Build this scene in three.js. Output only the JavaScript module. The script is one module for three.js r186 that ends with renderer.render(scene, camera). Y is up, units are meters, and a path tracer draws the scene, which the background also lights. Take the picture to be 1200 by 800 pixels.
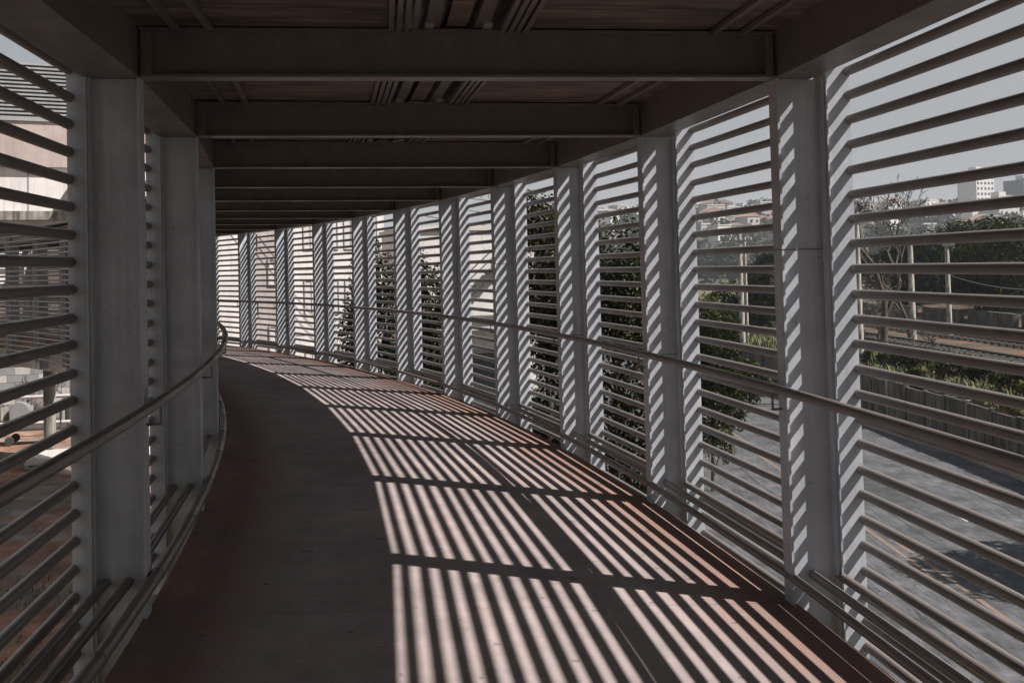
import * as THREE from 'three';
import { mergeGeometries } from 'three/addons/utils/BufferGeometryUtils.js';
import { ImprovedNoise } from 'three/addons/math/ImprovedNoise.js';

// ------------------------------------------------------------ camera, sky, sun, exposure
const scene = new THREE.Scene();
const camera = new THREE.PerspectiveCamera(35.49, 1200 / 800, 0.05, 4000);
camera.position.set(0, 1.6, 0);
camera.rotation.set(0.02941, 0, -0.02543, 'XYZ');
camera.setViewOffset(1200, 800, 0, 125, 1200, 800);
camera.updateProjectionMatrix();

const renderer = new THREE.WebGLRenderer({ antialias: true });
renderer.setSize(1024, 682);
renderer.toneMapping = THREE.LinearToneMapping;
renderer.toneMappingExposure = 2.0;
renderer.shadowMap.enabled = true;

const noise3 = new ImprovedNoise();
function fbm(x, y, z, o = 4) { let s = 0, a = 0.5, f = 1; for (let i = 0; i < o; i++) { s += a * noise3.noise(x * f, y * f, z * f); a *= 0.5; f *= 2.03; } return s; }
{
  const W = 512, H = 256, d = new Float32Array(W * H * 4);
  for (let j = 0; j < H; j++) for (let i = 0; i < W; i++) {
    const el = (j + 0.5) / H * Math.PI - Math.PI / 2, az = (i + 0.5) / W * 2 * Math.PI;
    const up = Math.max(0, Math.sin(el));
    const dx = Math.cos(el) * Math.cos(az), dz = Math.cos(el) * Math.sin(az);
    const k = 1 / (up + 0.22);
    const c = THREE.MathUtils.smoothstep(fbm(dx * k * 1.1 + 7, up * 2, dz * k * 1.1 + 3, 5), -0.05, 0.4);
    const t = Math.pow(up, 0.55);
    const b = [0.285 - 0.125 * t, 0.288 - 0.11 * t, 0.296 - 0.092 * t];
    const cl = [0.27, 0.272, 0.28];
    for (let q = 0; q < 3; q++) d[(j * W + i) * 4 + q] = el < -0.02 ? 0.07 : (b[q] + (cl[q] - b[q]) * c * 0.5) * 0.785;
    d[(j * W + i) * 4 + 3] = 1;
  }
  const t = new THREE.DataTexture(d, W, H, THREE.RGBAFormat, THREE.FloatType);
  t.mapping = THREE.EquirectangularReflectionMapping; t.magFilter = t.minFilter = THREE.LinearFilter; t.needsUpdate = true;
  scene.background = t; scene.environment = t;
}
const sun = new THREE.DirectionalLight(new THREE.Color(1, 0.955, 0.91), 3.9);
const SUNDIR = new THREE.Vector3(0.661, 0.7438, 0.0988).normalize();
sun.position.copy(SUNDIR).multiplyScalar(120); sun.target.position.set(0, 0, -10);
sun.castShadow = true; sun.shadow.mapSize.set(4096, 4096); sun.shadow.radius = 1;
Object.assign(sun.shadow.camera, { left: -60, right: 60, top: 60, bottom: -60, near: 1, far: 300 });
scene.add(sun, sun.target);
scene.fog = new THREE.FogExp2(0xa9adb2, 0.00036);

// ------------------------------------------------------------ helpers
let seed = 12345;
const rnd = () => { seed = (seed * 1664525 + 1013904223) >>> 0; return seed / 4294967296; };
const rr = (a, b) => a + (b - a) * rnd();
const names = {};
function numbered(n) { if (!(n in names)) { names[n] = 0; return n; } names[n]++; return n + '_' + String(names[n]).padStart(3, '0'); }
function thing(name, label, category, pos = [0, 0, 0], turn = 0, group) {
  const o = new THREE.Group(); o.name = numbered(name); o.position.set(...pos); o.rotation.y = turn;
  o.userData = { label, category }; if (group) o.userData.group = group; scene.add(o); return o;
}
function structure(name, geo, mat) { const m = new THREE.Mesh(geo, mat); m.name = name; m.userData.kind = 'structure'; scene.add(m); return m; }
function part(name, geo, mat, parent) { const m = new THREE.Mesh(geo, mat); m.name = name; m.castShadow = m.receiveShadow = true; parent.add(m); return m; }
function grp(name, parent) { const g = new THREE.Group(); g.name = name; parent.add(g); return g; }
// uv in metres by the dominant axis of each face
function muv(g, ox = 0, oy = 0) {
  const p = g.attributes.position, n = g.attributes.normal, uv = new Float32Array(p.count * 2);
  for (let i = 0; i < p.count; i++) {
    const ax = Math.abs(n.getX(i)), ay = Math.abs(n.getY(i)), az = Math.abs(n.getZ(i));
    let a, b;
    if (ay >= ax && ay >= az) { a = p.getX(i); b = p.getZ(i); } else if (ax >= az) { a = p.getZ(i); b = p.getY(i); } else { a = p.getX(i); b = p.getY(i); }
    uv[2 * i] = a + ox; uv[2 * i + 1] = b + oy;
  }
  g.setAttribute('uv', new THREE.BufferAttribute(uv, 2)); return g;
}
function box(x0, x1, y0, y1, z0, z1, ox = 0, oy = 0) {
  const g = new THREE.BoxGeometry(x1 - x0, y1 - y0, z1 - z0); g.translate((x0 + x1) / 2, (y0 + y1) / 2, (z0 + z1) / 2); return muv(g, ox, oy);
}
function rod(a, b, r0, r1 = r0, seg = 8) {
  const A = new THREE.Vector3(...a), B = new THREE.Vector3(...b), L = A.distanceTo(B);
  const g = new THREE.CylinderGeometry(r1, r0, L, seg, 1, false); const uv = g.attributes.uv;
  for (let i = 0; i < uv.count; i++) uv.setXY(i, uv.getX(i) * 6.28 * r0, uv.getY(i) * L);
  g.applyQuaternion(new THREE.Quaternion().setFromUnitVectors(new THREE.Vector3(0, 1, 0), B.clone().sub(A).normalize()));
  g.translate((A.x + B.x) / 2, (A.y + B.y) / 2, (A.z + B.z) / 2); return g;
}
const merge = (l) => mergeGeometries(l.map((g) => { const c = g.index ? g.toNonIndexed() : g; return c; }), false);

// ------------------------------------------------------------ textures (colour, grain and wear only)
function vnoise(seedN) {
  let s = seedN * 7919 + 17; const T = new Float32Array(65536); for (let i = 0; i < 65536; i++) { s = (s * 1664525 + 1013904223) >>> 0; T[i] = s / 4294967296; }
  return (x, y, px, py) => { // periodic with px, py
    const xi = Math.floor(x), yi = Math.floor(y), fx = x - xi, fy = y - yi, u = fx * fx * (3 - 2 * fx), v = fy * fy * (3 - 2 * fy);
    const m = (a, n) => ((a % n) + n) % n;
    const h = (a, b) => T[(m(a, px) * 259 + m(b, py) * 1031) & 65535];
    const a = h(xi, yi), b = h(xi + 1, yi), c = h(xi, yi + 1), d = h(xi + 1, yi + 1);
    return a + (b - a) * u + (c - a) * v + (a - b - c + d) * u * v;
  };
}
function pf(n, u, v, fx, fy, o) { let s = 0, a = 0.5, t = 0; for (let i = 0; i < o; i++) { s += a * n(u * fx, v * fy, fx, fy); t += a; a *= 0.55; fx *= 2; fy *= 2; } return s / t; }
function tex(w, h, fn, srgb = true) {
  const d = new Uint8Array(w * h * 4);
  for (let j = 0; j < h; j++) for (let i = 0; i < w; i++) {
    const c = fn((i + 0.5) / w, (j + 0.5) / h, i, j); const k = (j * w + i) * 4;
    for (let q = 0; q < 3; q++) d[k + q] = Math.max(0, Math.min(255, Math.round(Array.isArray(c) ? c[q] : c)));
    d[k + 3] = 255;
  }
  const t = new THREE.DataTexture(d, w, h, THREE.RGBAFormat); t.wrapS = t.wrapT = THREE.RepeatWrapping;
  t.magFilter = THREE.LinearFilter; t.minFilter = THREE.LinearMipmapLinearFilter; t.generateMipmaps = true; t.anisotropy = 8;
  if (srgb) t.colorSpace = THREE.SRGBColorSpace; t.needsUpdate = true; return t;
}
function rep(t, a, b = a) { const c = t.clone(); c.repeat.set(a, b); c.needsUpdate = true; return c; }
const N1 = vnoise(1), N2 = vnoise(2), N3 = vnoise(3), N4 = vnoise(4);
const hash = (i, j) => { const s = Math.sin(i * 127.1 + j * 311.7) * 43758.5453; return s - Math.floor(s); };

// painted steel: dusty grey, faint vertical streaks, speckle, a few chips
const steelMap = tex(512, 1024, (u, v, i, j) => {
  const a = pf(N1, u, v, 4, 8, 5), st = pf(N2, u, v, 48, 3, 3), g = hash(i, j), chip = pf(N3, u, v, 40, 80, 3);
  let b = 0.86 + 0.2 * (a - 0.5) + 0.1 * (st - 0.5) + 0.07 * (g - 0.5);
  let c = [b * 255, b * 254, b * 253];
  if (chip > 0.84) c = [b * 220, b * 208, b * 200];
  return c;
});
const grainBump = tex(512, 512, (u, v, i, j) => 120 + 60 * (pf(N2, u, v, 32, 32, 4) - 0.5) + 50 * (hash(i, j) - 0.5), false);
const steelRough = tex(256, 256, (u, v) => 150 + 110 * (pf(N4, u, v, 6, 6, 4) - 0.5), false);
const tubeMap = tex(64, 512, (u, v, i, j) => { const b = 0.88 + 0.16 * (pf(N1, u, v, 4, 16, 5) - 0.5) + 0.05 * (hash(i, j) - 0.5); return [b * 255, b * 252, b * 250]; });
function steel(rgb, o = {}) {
  return new THREE.MeshStandardMaterial({ color: new THREE.Color().setRGB(...rgb), map: rep(steelMap, 1, 0.5), bumpMap: rep(grainBump, 3), bumpScale: 0.0006, roughnessMap: rep(steelRough, 1), roughness: 1, metalness: 0, ...o });
}
// walkway paint: grey dust over red oxide, redder in the less trodden margins
const floorMap = tex(2048, 1024, (u, v, i, j) => {
  const edge = Math.min(v, 1 - v) * 3.01;                       // metres from the nearer slab edge
  const n = pf(N1, u, v, 12, 6, 5), n2 = pf(N2, u, v, 40, 20, 4), n3 = pf(N3, u, v, 5, 3, 4), g = hash(i, j), fl = pf(N4, u, v, 160, 80, 2);
  const lim = 0.16 + 0.5 * (n3 - 0.5) + 0.3 * (n2 - 0.5);
  let red = edge < lim ? 1 : Math.max(0, 1 - (edge - lim) * 2.6); // ragged border of the worn track
  red = Math.min(1, red * (0.55 + 0.9 * n) + Math.max(0, n - 0.6) * 1.2);
  const dust = [152, 139, 137], ox = [132, 104, 94];
  const b = 1 + 0.26 * (n - 0.5) + 0.2 * (n2 - 0.5) + 0.14 * (g - 0.5) + 0.2 * (n3 - 0.5);
  const c = [0, 1, 2].map((q) => (dust[q] + (ox[q] - dust[q]) * red) * b);
  const spot = pf(N4, u + 0.31, v + 0.17, 60, 30, 3);
  if (spot > 0.83) for (let q = 0; q < 3; q++) c[q] *= 0.8;
  if (g > 0.9993) for (let q = 0; q < 3; q++) c[q] *= 0.45;
  if (fl > 0.86) for (let q = 0; q < 3; q++) c[q] = c[q] * 1.12;
  return c;
});
const floorBump = tex(1024, 512, (u, v, i, j) => 128 + 70 * (pf(N3, u, v, 60, 30, 4) - 0.5) + 70 * (hash(i, j) - 0.5), false);
const asphaltMap = tex(1024, 1024, (u, v, i, j) => {
  const n = pf(N1, u, v, 6, 6, 5), n2 = pf(N2, u, v, 60, 12, 3), g = hash(i, j), cr = Math.abs(pf(N3, u, v, 9, 9, 4) - 0.5);
  let b = 150 + 110 * (n - 0.5) + 70 * (n2 - 0.5) + 70 * (g - 0.5); if (cr < 0.007) b *= 0.6; return [b, b, b * 1.015];
});
const soilMap = tex(1024, 1024, (u, v, i, j) => {
  const n = pf(N1, u, v, 8, 8, 6), n2 = pf(N3, u, v, 20, 20, 4), g = hash(i, j), w = pf(N2, u, v, 5, 5, 5);
  const t = Math.max(0, Math.min(1, (w - 0.42) * 5)); const b = 0.75 + 0.7 * (n - 0.3) + 0.3 * (g - 0.5) + 0.3 * (n2 - 0.5);
  return [(138 + 14 * t) * b, (126 - 14 * t) * b, (116 - 24 * t) * b];
});
const bankMap = tex(512, 512, (u, v, i, j) => { const n = pf(N1, u, v, 8, 8, 6), w = pf(N2, u, v, 5, 5, 5), g = hash(i, j), t = Math.max(0, Math.min(1, (w - 0.5) * 5)), b = 0.75 + 0.7 * (n - 0.3) + 0.35 * (g - 0.5); return [(112 + 30 * t) * b, (100 + 2 * t) * b, (86 - 14 * t) * b]; });
const wallMap = tex(512, 512, (u, v, i, j) => {
  const n = pf(N1, u, v, 5, 5, 5), st = pf(N2, u, v, 40, 3, 4), g = hash(i, j); const b = 0.88 + 0.16 * (n - 0.5) + 0.26 * Math.min(0, st - 0.48) + 0.04 * (g - 0.5);
  return [b * 255, b * 253, b * 250];
});
const concreteMap = tex(512, 512, (u, v, i, j) => {
  const n = pf(N3, u, v, 5, 5, 6), st = pf(N4, u, v, 30, 2, 4), g = hash(i, j); const b = 0.72 + 0.5 * (n - 0.5) + 0.7 * (st - 0.5) + 0.12 * (g - 0.5); return [b * 255, b * 250, b * 240];
});
const boardMap = tex(512, 512, (u, v, i, j) => {
  const n = pf(N1, u, v, 3, 40, 5), n2 = pf(N2, u, v, 5, 8, 4), g = hash(i, j); const b = 0.7 + 0.5 * (n - 0.5) + 0.4 * (n2 - 0.5) + 0.06 * (g - 0.5); return [b * 255, b * 248, b * 240];
});
const grassMap = tex(512, 512, (u, v, i, j) => { const n = pf(N2, u, v, 10, 10, 6), g = hash(i, j); const b = 0.6 + 0.8 * (n - 0.3) + 0.3 * (g - 0.5); return [b * 170, b * 165, b * 120]; });

const M = {
  steel: steel([0.60, 0.625, 0.69]),
  brown: steel([0.225, 0.195, 0.182], { roughness: 0.65, map: rep(tubeMap, 4, 0.5) }),      // beams, slats and rails share one brown-grey colour, darker than the columns
  floor: new THREE.MeshStandardMaterial({ map: floorMap, bumpMap: rep(floorBump, 2, 2), bumpScale: 0.0012, roughness: 0.86 }),
  joint: new THREE.MeshStandardMaterial({ color: new THREE.Color().setRGB(0.14, 0.11, 0.1), roughness: 1 }),
  board: new THREE.MeshStandardMaterial({ color: new THREE.Color().setRGB(0.34, 0.275, 0.245), map: rep(boardMap, 0.8, 1), roughness: 0.8 }),
  clip: new THREE.MeshStandardMaterial({ color: new THREE.Color().setRGB(0.6, 0.57, 0.53), roughness: 0.7 }),
  asphalt: new THREE.MeshStandardMaterial({ color: new THREE.Color().setRGB(0.215, 0.215, 0.225), map: asphaltMap, bumpMap: rep(grainBump, 6), bumpScale: 0.003, roughness: 0.9 }),
  paint: new THREE.MeshStandardMaterial({ color: new THREE.Color().setRGB(0.7, 0.7, 0.68), map: rep(wallMap, 2), roughness: 0.8 }),
  paintOrange: new THREE.MeshStandardMaterial({ color: new THREE.Color().setRGB(0.24, 0.175, 0.14), map: rep(wallMap, 2), roughness: 0.85 }),
  soil: new THREE.MeshStandardMaterial({ map: soilMap, bumpMap: rep(grainBump, 2), bumpScale: 0.03, roughness: 1 }),
  grassGround: new THREE.MeshStandardMaterial({ color: new THREE.Color().setRGB(0.42, 0.42, 0.32), map: grassMap, roughness: 1 }),
  hill: new THREE.MeshStandardMaterial({ color: new THREE.Color().setRGB(0.17, 0.18, 0.14), map: grassMap, roughness: 1 }),
  grass: leaf([0.12, 0.13, 0.055], 0),
  paleGrey: new THREE.MeshStandardMaterial({ color: new THREE.Color().setRGB(0.34, 0.32, 0.30), roughness: 0.8 }),
  blind: new THREE.MeshStandardMaterial({ color: new THREE.Color().setRGB(0.5, 0.49, 0.49), roughness: 0.8 }),
  white: new THREE.MeshStandardMaterial({ color: new THREE.Color().setRGB(0.82, 0.79, 0.78), map: rep(wallMap, 0.25), roughness: 0.85 }),
  offwhite: new THREE.MeshStandardMaterial({ color: new THREE.Color().setRGB(0.68, 0.64, 0.62), map: rep(wallMap, 0.2), roughness: 0.9 }),
  pink: new THREE.MeshStandardMaterial({ color: new THREE.Color().setRGB(0.50, 0.41, 0.39), map: rep(wallMap, 0.3), roughness: 0.9 }),
  beige: new THREE.MeshStandardMaterial({ color: new THREE.Color().setRGB(0.52, 0.47, 0.46), map: rep(wallMap, 0.25), roughness: 0.9 }),
  greyWall: new THREE.MeshStandardMaterial({ color: new THREE.Color().setRGB(0.38, 0.38, 0.39), map: rep(wallMap, 0.3), roughness: 0.9 }),
  concrete: new THREE.MeshStandardMaterial({ color: new THREE.Color().setRGB(0.36, 0.35, 0.33), map: rep(concreteMap, 0.3), roughness: 0.95 }),
  darkConcrete: new THREE.MeshStandardMaterial({ color: new THREE.Color().setRGB(0.15, 0.145, 0.135), map: rep(concreteMap, 0.35), roughness: 0.95 }),
  roofDark: new THREE.MeshStandardMaterial({ color: new THREE.Color().setRGB(0.09, 0.085, 0.085), map: rep(wallMap, 0.3), roughness: 0.8 }),
  roofRed: new THREE.MeshStandardMaterial({ color: new THREE.Color().setRGB(0.27, 0.17, 0.13), roughness: 0.9 }),
  glass: new THREE.MeshStandardMaterial({ color: new THREE.Color().setRGB(0.05, 0.055, 0.065), roughness: 0.2 }),
  frame: new THREE.MeshStandardMaterial({ color: new THREE.Color().setRGB(0.45, 0.45, 0.46), roughness: 0.6 }),
  iron: new THREE.MeshStandardMaterial({ color: new THREE.Color().setRGB(0.06, 0.055, 0.05), roughness: 0.7 }),
  bark: new THREE.MeshStandardMaterial({ color: new THREE.Color().setRGB(0.13, 0.105, 0.085), map: rep(concreteMap, 1), roughness: 1 }),
  twig: new THREE.MeshStandardMaterial({ color: new THREE.Color().setRGB(0.075, 0.062, 0.055), roughness: 1 }),
  pole: new THREE.MeshStandardMaterial({ color: new THREE.Color().setRGB(0.55, 0.54, 0.52), map: rep(concreteMap, 0.8), roughness: 0.9 }),
  bankSoil: new THREE.MeshStandardMaterial({ color: new THREE.Color().setRGB(0.5, 0.47, 0.45), map: bankMap, bumpMap: rep(grainBump, 2), bumpScale: 0.03, roughness: 1 }),
  leafA: leaf([0.165, 0.145, 0.07]), leafB: leaf([0.10, 0.12, 0.045], 0), leafC: leaf([0.24, 0.22, 0.08]), leafD: leaf([0.07, 0.105, 0.04], 0), leafP: leaf([0.42, 0.42, 0.38]),
};
function leaf(c, tr = 0.3) { return new THREE.MeshPhysicalMaterial({ color: new THREE.Color().setRGB(...c), roughness: 0.75, transmission: tr, thickness: 0, vertexColors: true, side: THREE.DoubleSide }); }

// ------------------------------------------------------------ plan of the bridge: an arc of columns
const CX = -40.943, CZ = -1.2167, RO = 42.6516, W = 2.872, T0 = 0.148 - 0.0012, DT = 0.05132, HC = 2.452;
const K0 = -3, K1 = 18;
const ang = (k) => T0 + k * DT;
const P = (r, a, y = 0) => new THREE.Vector3(CX + r * Math.cos(a), y, -(CZ + r * Math.sin(a)));
const YR = -4.6, YL = -3.5;                                     // road level, yard level
const bridge = thing('covered_footbridge', 'curved covered footbridge of grey steel with tube slat screens and worn red walkway', 'footbridge');
function place(o, r, k, y = 0, flip = false) { o.position.copy(P(r, ang(k), y)); o.rotation.y = ang(k) + (flip ? Math.PI : 0); return o; }
// chord frame between columns k and k+1 at radius r: local x outward, z along the chord
function chord(o, r, k, y = 0, flip = false) {
  const m = P(r, ang(k), y).add(P(r, ang(k + 1), y)).multiplyScalar(0.5); o.position.copy(m); o.rotation.y = ang(k + 0.5) + (flip ? Math.PI : 0); return o;
}
const clen = (r) => 2 * r * Math.sin(DT / 2);

// deck slabs
const deck = grp('deck', bridge); const RI0 = RO - 2.893, RO1 = RO + 0.042, CS = 0.0523;   // the walkway falls towards the outer side
for (let k = K0; k < K1; k++) {
  const n = 8, gap = 0.0018 / RO, a0 = ang(k) + gap, a1 = ang(k + 1) - gap, pos = [], uv = [], idx = [];
  const ring = (r, y, v, du) => { for (let i = 0; i <= n; i++) { const a = a0 + (a1 - a0) * i / n, q = P(r, a, y + CS * (RO - r)); pos.push(q.x, q.y, q.z); uv.push((a - T0) * RO / 6.2 + du, v); } };
  // top, inner edge, outer edge, bottom as separate rings so the edges stay crisp; 6 mm chamfer on the outer lip
  const segs = [[RI0, -0.16, RI0, -0.006], [RI0, -0.006, RI0 + 0.006, 0], [RI0 + 0.006, 0, RO1 - 0.012, 0], [RO1 - 0.012, 0, RO1, -0.008], [RO1, -0.008, RO1, -0.16], [RO1, -0.16, RI0, -0.16]];
  for (const [r0, y0, r1, y1] of segs) {
    const b = pos.length / 3; ring(r0, y0, (r0 - RI0) / (RO1 - RI0), 0); ring(r1, y1, (r1 - RI0) / (RO1 - RI0), 0);
    for (let i = 0; i < n; i++) { const p = b + i, q = b + n + 1 + i; idx.push(p, q, p + 1, q, q + 1, p + 1); }
  }
  const g = new THREE.BufferGeometry(); g.setAttribute('position', new THREE.Float32BufferAttribute(pos, 3)); g.setAttribute('uv', new THREE.Float32BufferAttribute(uv, 2)); g.setIndex(idx); g.computeVertexNormals();
  part('slab', g, M.floor, deck);
}
// joint filler a little below the surface
for (let k = K0; k <= K1; k++) place(part('joint_filler', box(-2.885, 0.03, -0.12, -0.003, -0.004, 0.004), M.joint, deck), RO, k).rotation.set(0, ang(k), -Math.atan(CS), 'YXZ');
// girders and posts under the deck
for (let k = K0; k < K1; k++) for (const r of [RO - 0.35, RO - 2.5]) chord(part('deck_girder', box(-0.1, 0.1, -0.62, -0.17, -clen(r) / 2, clen(r) / 2), M.brown, bridge), r, k);
for (let k = K0 + 1; k < K1; k += 4) for (const r of [RO - 0.35, RO - 2.5]) {
  const g = place(part('pier', merge([rod([0, (r < RO - 1 ? YL : YR) - 0.2, 0], [0, -0.62, 0], 0.17, 0.17, 14), box(-0.25, 0.25, -0.66, -0.62, -0.25, 0.25)]), M.concrete, bridge), r, k);
}

// columns: welded I section, plus the radial plate that carries the slats
const D = 0.235, BF = 0.1, SR = 0.378;
const DL = 0.215, SL = 0.302;                                   // the inner screen is a little shallower
const mkVar = (d, sr) => [0, 1, 2, 3].map((v) => ({
  web: box(0.011, d - 0.011, -0.5, HC - 0.002, -0.004, 0.004, v * 0.31, v * 0.47),
  fl: box(0, 0.011, -0.5, HC - 0.002, -BF / 2, BF / 2, v * 0.23, v * 0.7),
  plate: box(d + 0.008, sr + 0.008, -0.34, HC + 0.2, -0.005, 0.005, v * 0.41, v * 0.2),
  cleat: box(d + 0.001, d + 0.007, -0.5, HC + 0.2, -0.066, 0.066, v * 0.1, v * 0.6),
}));
const colVarR = mkVar(D, SR), colVarL = mkVar(DL, SL);
const seamGeo = box(0.012, D - 0.012, -0.003, 0.003, -0.0055, 0.0055), seamFl = box(-0.0012, 0.012, -0.003, 0.003, -BF / 2 - 0.001, BF / 2 + 0.001);
const seamH = [1.645, 0.98, 0.985, 1.63, 0.95, 1.66];
function column(k, left) {
  const c = grp('column', bridge); place(c, left ? RO - W : RO, k, 0, left);
  const d = left ? DL : D, v = (left ? colVarL : colVarR)[(((k * 3 + (left ? 1 : 0)) % 4) + 4) % 4];
  part('web', v.web, M.steel, c); part('flange', v.fl, M.steel, c); part('flange', v.fl, M.steel, c).position.x = d - 0.011;
  part('screen_plate', v.plate, M.steel, c); part('fixing_bar', v.cleat, M.steel, c);
  if (left) return c;
  const s = seamH[((k % 6) + 6) % 6];
  part('weld_seam', seamGeo, M.brown, c).position.y = s; part('weld_seam', seamFl, M.brown, c).position.y = s;
  return c;
}
for (let k = K0; k <= K1; k++) { column(k, false); column(k, true); }

// slat screens: 24 round tubes in every bay
const SD = 0.1183, NS = 25, SY0 = 1.546 + 9 * SD;
function slatGeo(r, seg) { const L = clen(r) - 0.012, g = new THREE.CylinderGeometry(0.0225, 0.0225, L, seg, 1); g.rotateX(Math.PI / 2); const uv = g.attributes.uv; for (let i = 0; i < uv.count; i++) uv.setXY(i, uv.getX(i) * 0.13, uv.getY(i) * L); return g; }
const slatR = slatGeo(RO + SR, 14), slatL = slatGeo(RO - W - SL, 14), rest = [];
function screen(k, left) {
  const r = left ? RO - W - SL : RO + SR, single = left ? k === -1 : k >= -1 && k <= 9;
  const g = single ? grp('slat_screen', bridge) : new THREE.Group(); chord(g, r, k, 0, left); g.updateMatrix();
  for (let i = 0; i < NS; i++) {
    const y = SY0 - i * SD + rr(-0.003, 0.003), tilt = rr(-0.0012, 0.0012), spin = rr(0, 6.28);
    if (single) { const m = part('slat', left ? slatL : slatR, M.brown, g); m.position.set(rr(-0.002, 0.002), y, 0); m.rotation.set(tilt, rr(-0.0008, 0.0008), spin, 'YXZ'); }
    else { const q = (left ? slatL : slatR).clone(); q.translate(0, y, 0); q.applyMatrix4(g.matrix); rest.push(q); }
  }
}
for (let k = K0; k < K1; k++) { screen(k, false); screen(k, true); }
part('slat', merge(rest), M.brown, bridge).userData.kind = 'stuff';

// low grille tubes along both edges of the deck
for (let k = K0; k < K1; k++) {
  for (const [x, y] of [[0.012, 0.122], [0.116, 0.125], [0.244, 0.116]]) { const r = RO + x, L = clen(r); chord(part('toe_tube', rod([0, 0, -L / 2 + 0.006], [0, 0, L / 2 - 0.006], 0.0205, 0.0205, 12), M.brown, bridge), r, k, y); }
  for (const [x, y] of [[0.08, 0.298], [0.175, 0.298]]) { const r = RO - W - x, L = clen(r); chord(part('toe_tube', rod([0, 0, -L / 2 + 0.006], [0, 0, L / 2 - 0.006], 0.0205, 0.0205, 12), M.brown, bridge), r, k, y); }
}
class Arc extends THREE.Curve { constructor(r, k0, k1, y) { super(); Object.assign(this, { r, k0, k1, y }); } getPoint(t, o = new THREE.Vector3()) { return o.copy(P(this.r, ang(this.k0 + (this.k1 - this.k0) * t), this.y)); } }
function arcTube(name, r, k0, k1, y, rad, mat, parent) {
  const g = new THREE.TubeGeometry(new Arc(r, k0, k1, y), Math.round((k1 - k0) * 6), rad, 14, false), L = (k1 - k0) * DT * r, uv = g.attributes.uv;
  for (let i = 0; i < uv.count; i++) uv.setXY(i, uv.getY(i) * 0.15, uv.getX(i) * L); return part(name, g, mat, parent);
}
const toeL = arcTube('toe_rail', RO - W + 0.03, K0, K1, 0.312, 0.0265, M.brown, bridge);
for (let k = K0; k < K1; k++) for (const q of [0.02, 0.52]) { const a = P(RO - W + 0.03, ang(k + q - 0.004), 0.312), b = P(RO - W + 0.03, ang(k + q + 0.004), 0.312); part('sleeve', rod(a.toArray(), b.toArray(), 0.0295, 0.0295, 14), M.brown, toeL); }
// stubs that hold the left toe rail
for (let k = K0; k <= K1; k++) place(part('stub', rod([-0.03, 0.312, 0.02], [0.012, 0.312, 0.02], 0.009), M.brown, toeL), RO - W, k, 0, true);

// handrails with L brackets
function handrail(r, y, left) {
  const h = arcTube('handrail', r, K0, K1, y, 0.0225, M.brown, bridge);
  for (let k = K0; k <= K1; k++) {
    const off = left ? -0.0 : 0.012; // bracket sits just past the column
    const dx = left ? RO - W - r : RO - r, s = Math.sign(dx) || 1;
    const g = merge([rod([0, -0.02, 0], [0, -0.1, 0], 0.006), rod([-0.006 * s, -0.1, 0], [dx + 0.02 * s, -0.1, 0], 0.006)]);
    const b = part('bracket', g, M.brown, h); b.position.copy(P(r, ang(k) + off / RO, y)); b.rotation.y = ang(k);
  }
}
handrail(RO - 0.045, 0.998, false); handrail(RO - W + 0.06, 1.06, true);

// roof: cross beams, edge girders, boards, centre tray, cover
const BT = HC + 0.215;
for (let k = K0; k <= K1; k++) {
  const b = place(grp('roof_beam', bridge), RO, k); const o = k * 0.37;
  part('web', box(-W + 0.002, -0.002, HC + 0.012, BT - 0.012, -0.004, 0.004, o, o), M.brown, b);
  part('flange', box(-W + 0.002, -0.002, HC, HC + 0.012, -0.05, 0.05, o), M.brown, b);
  part('flange', box(-W + 0.002, -0.002, BT - 0.012, BT, -0.05, 0.05, o), M.brown, b);
  for (const x of [-0.03, -W + 0.03]) part('gusset', box(x - 0.02, x + 0.02, HC + 0.013, BT - 0.013, -0.046, 0.046), M.brown, b);
}
for (let k = K0; k < K1; k++) for (const left of [false, true]) {
  const r = left ? RO - W : RO, L = clen(r + (left ? -0.12 : 0.12)), g = chord(grp('edge_girder', bridge), r, k, 0, left);
  part('web', box(0.006, (left ? 0.2 : 0.155), HC + 0.012, BT + 0.02, -L / 2, L / 2, k * 0.3), M.brown, g);
  part('flange', box(0.002, (left ? 0.23 : 0.187), HC, HC + 0.012, -L / 2, L / 2, k * 0.3), M.brown, g);
  for (const x of [-0.16, -0.3]) part('purlin', box(x - 0.014, x + 0.014, BT - 0.018, BT + 0.003, -clen(r) / 2 + 0.06, clen(r) / 2 - 0.06), M.brown, g);
}
const boards = [];
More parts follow.
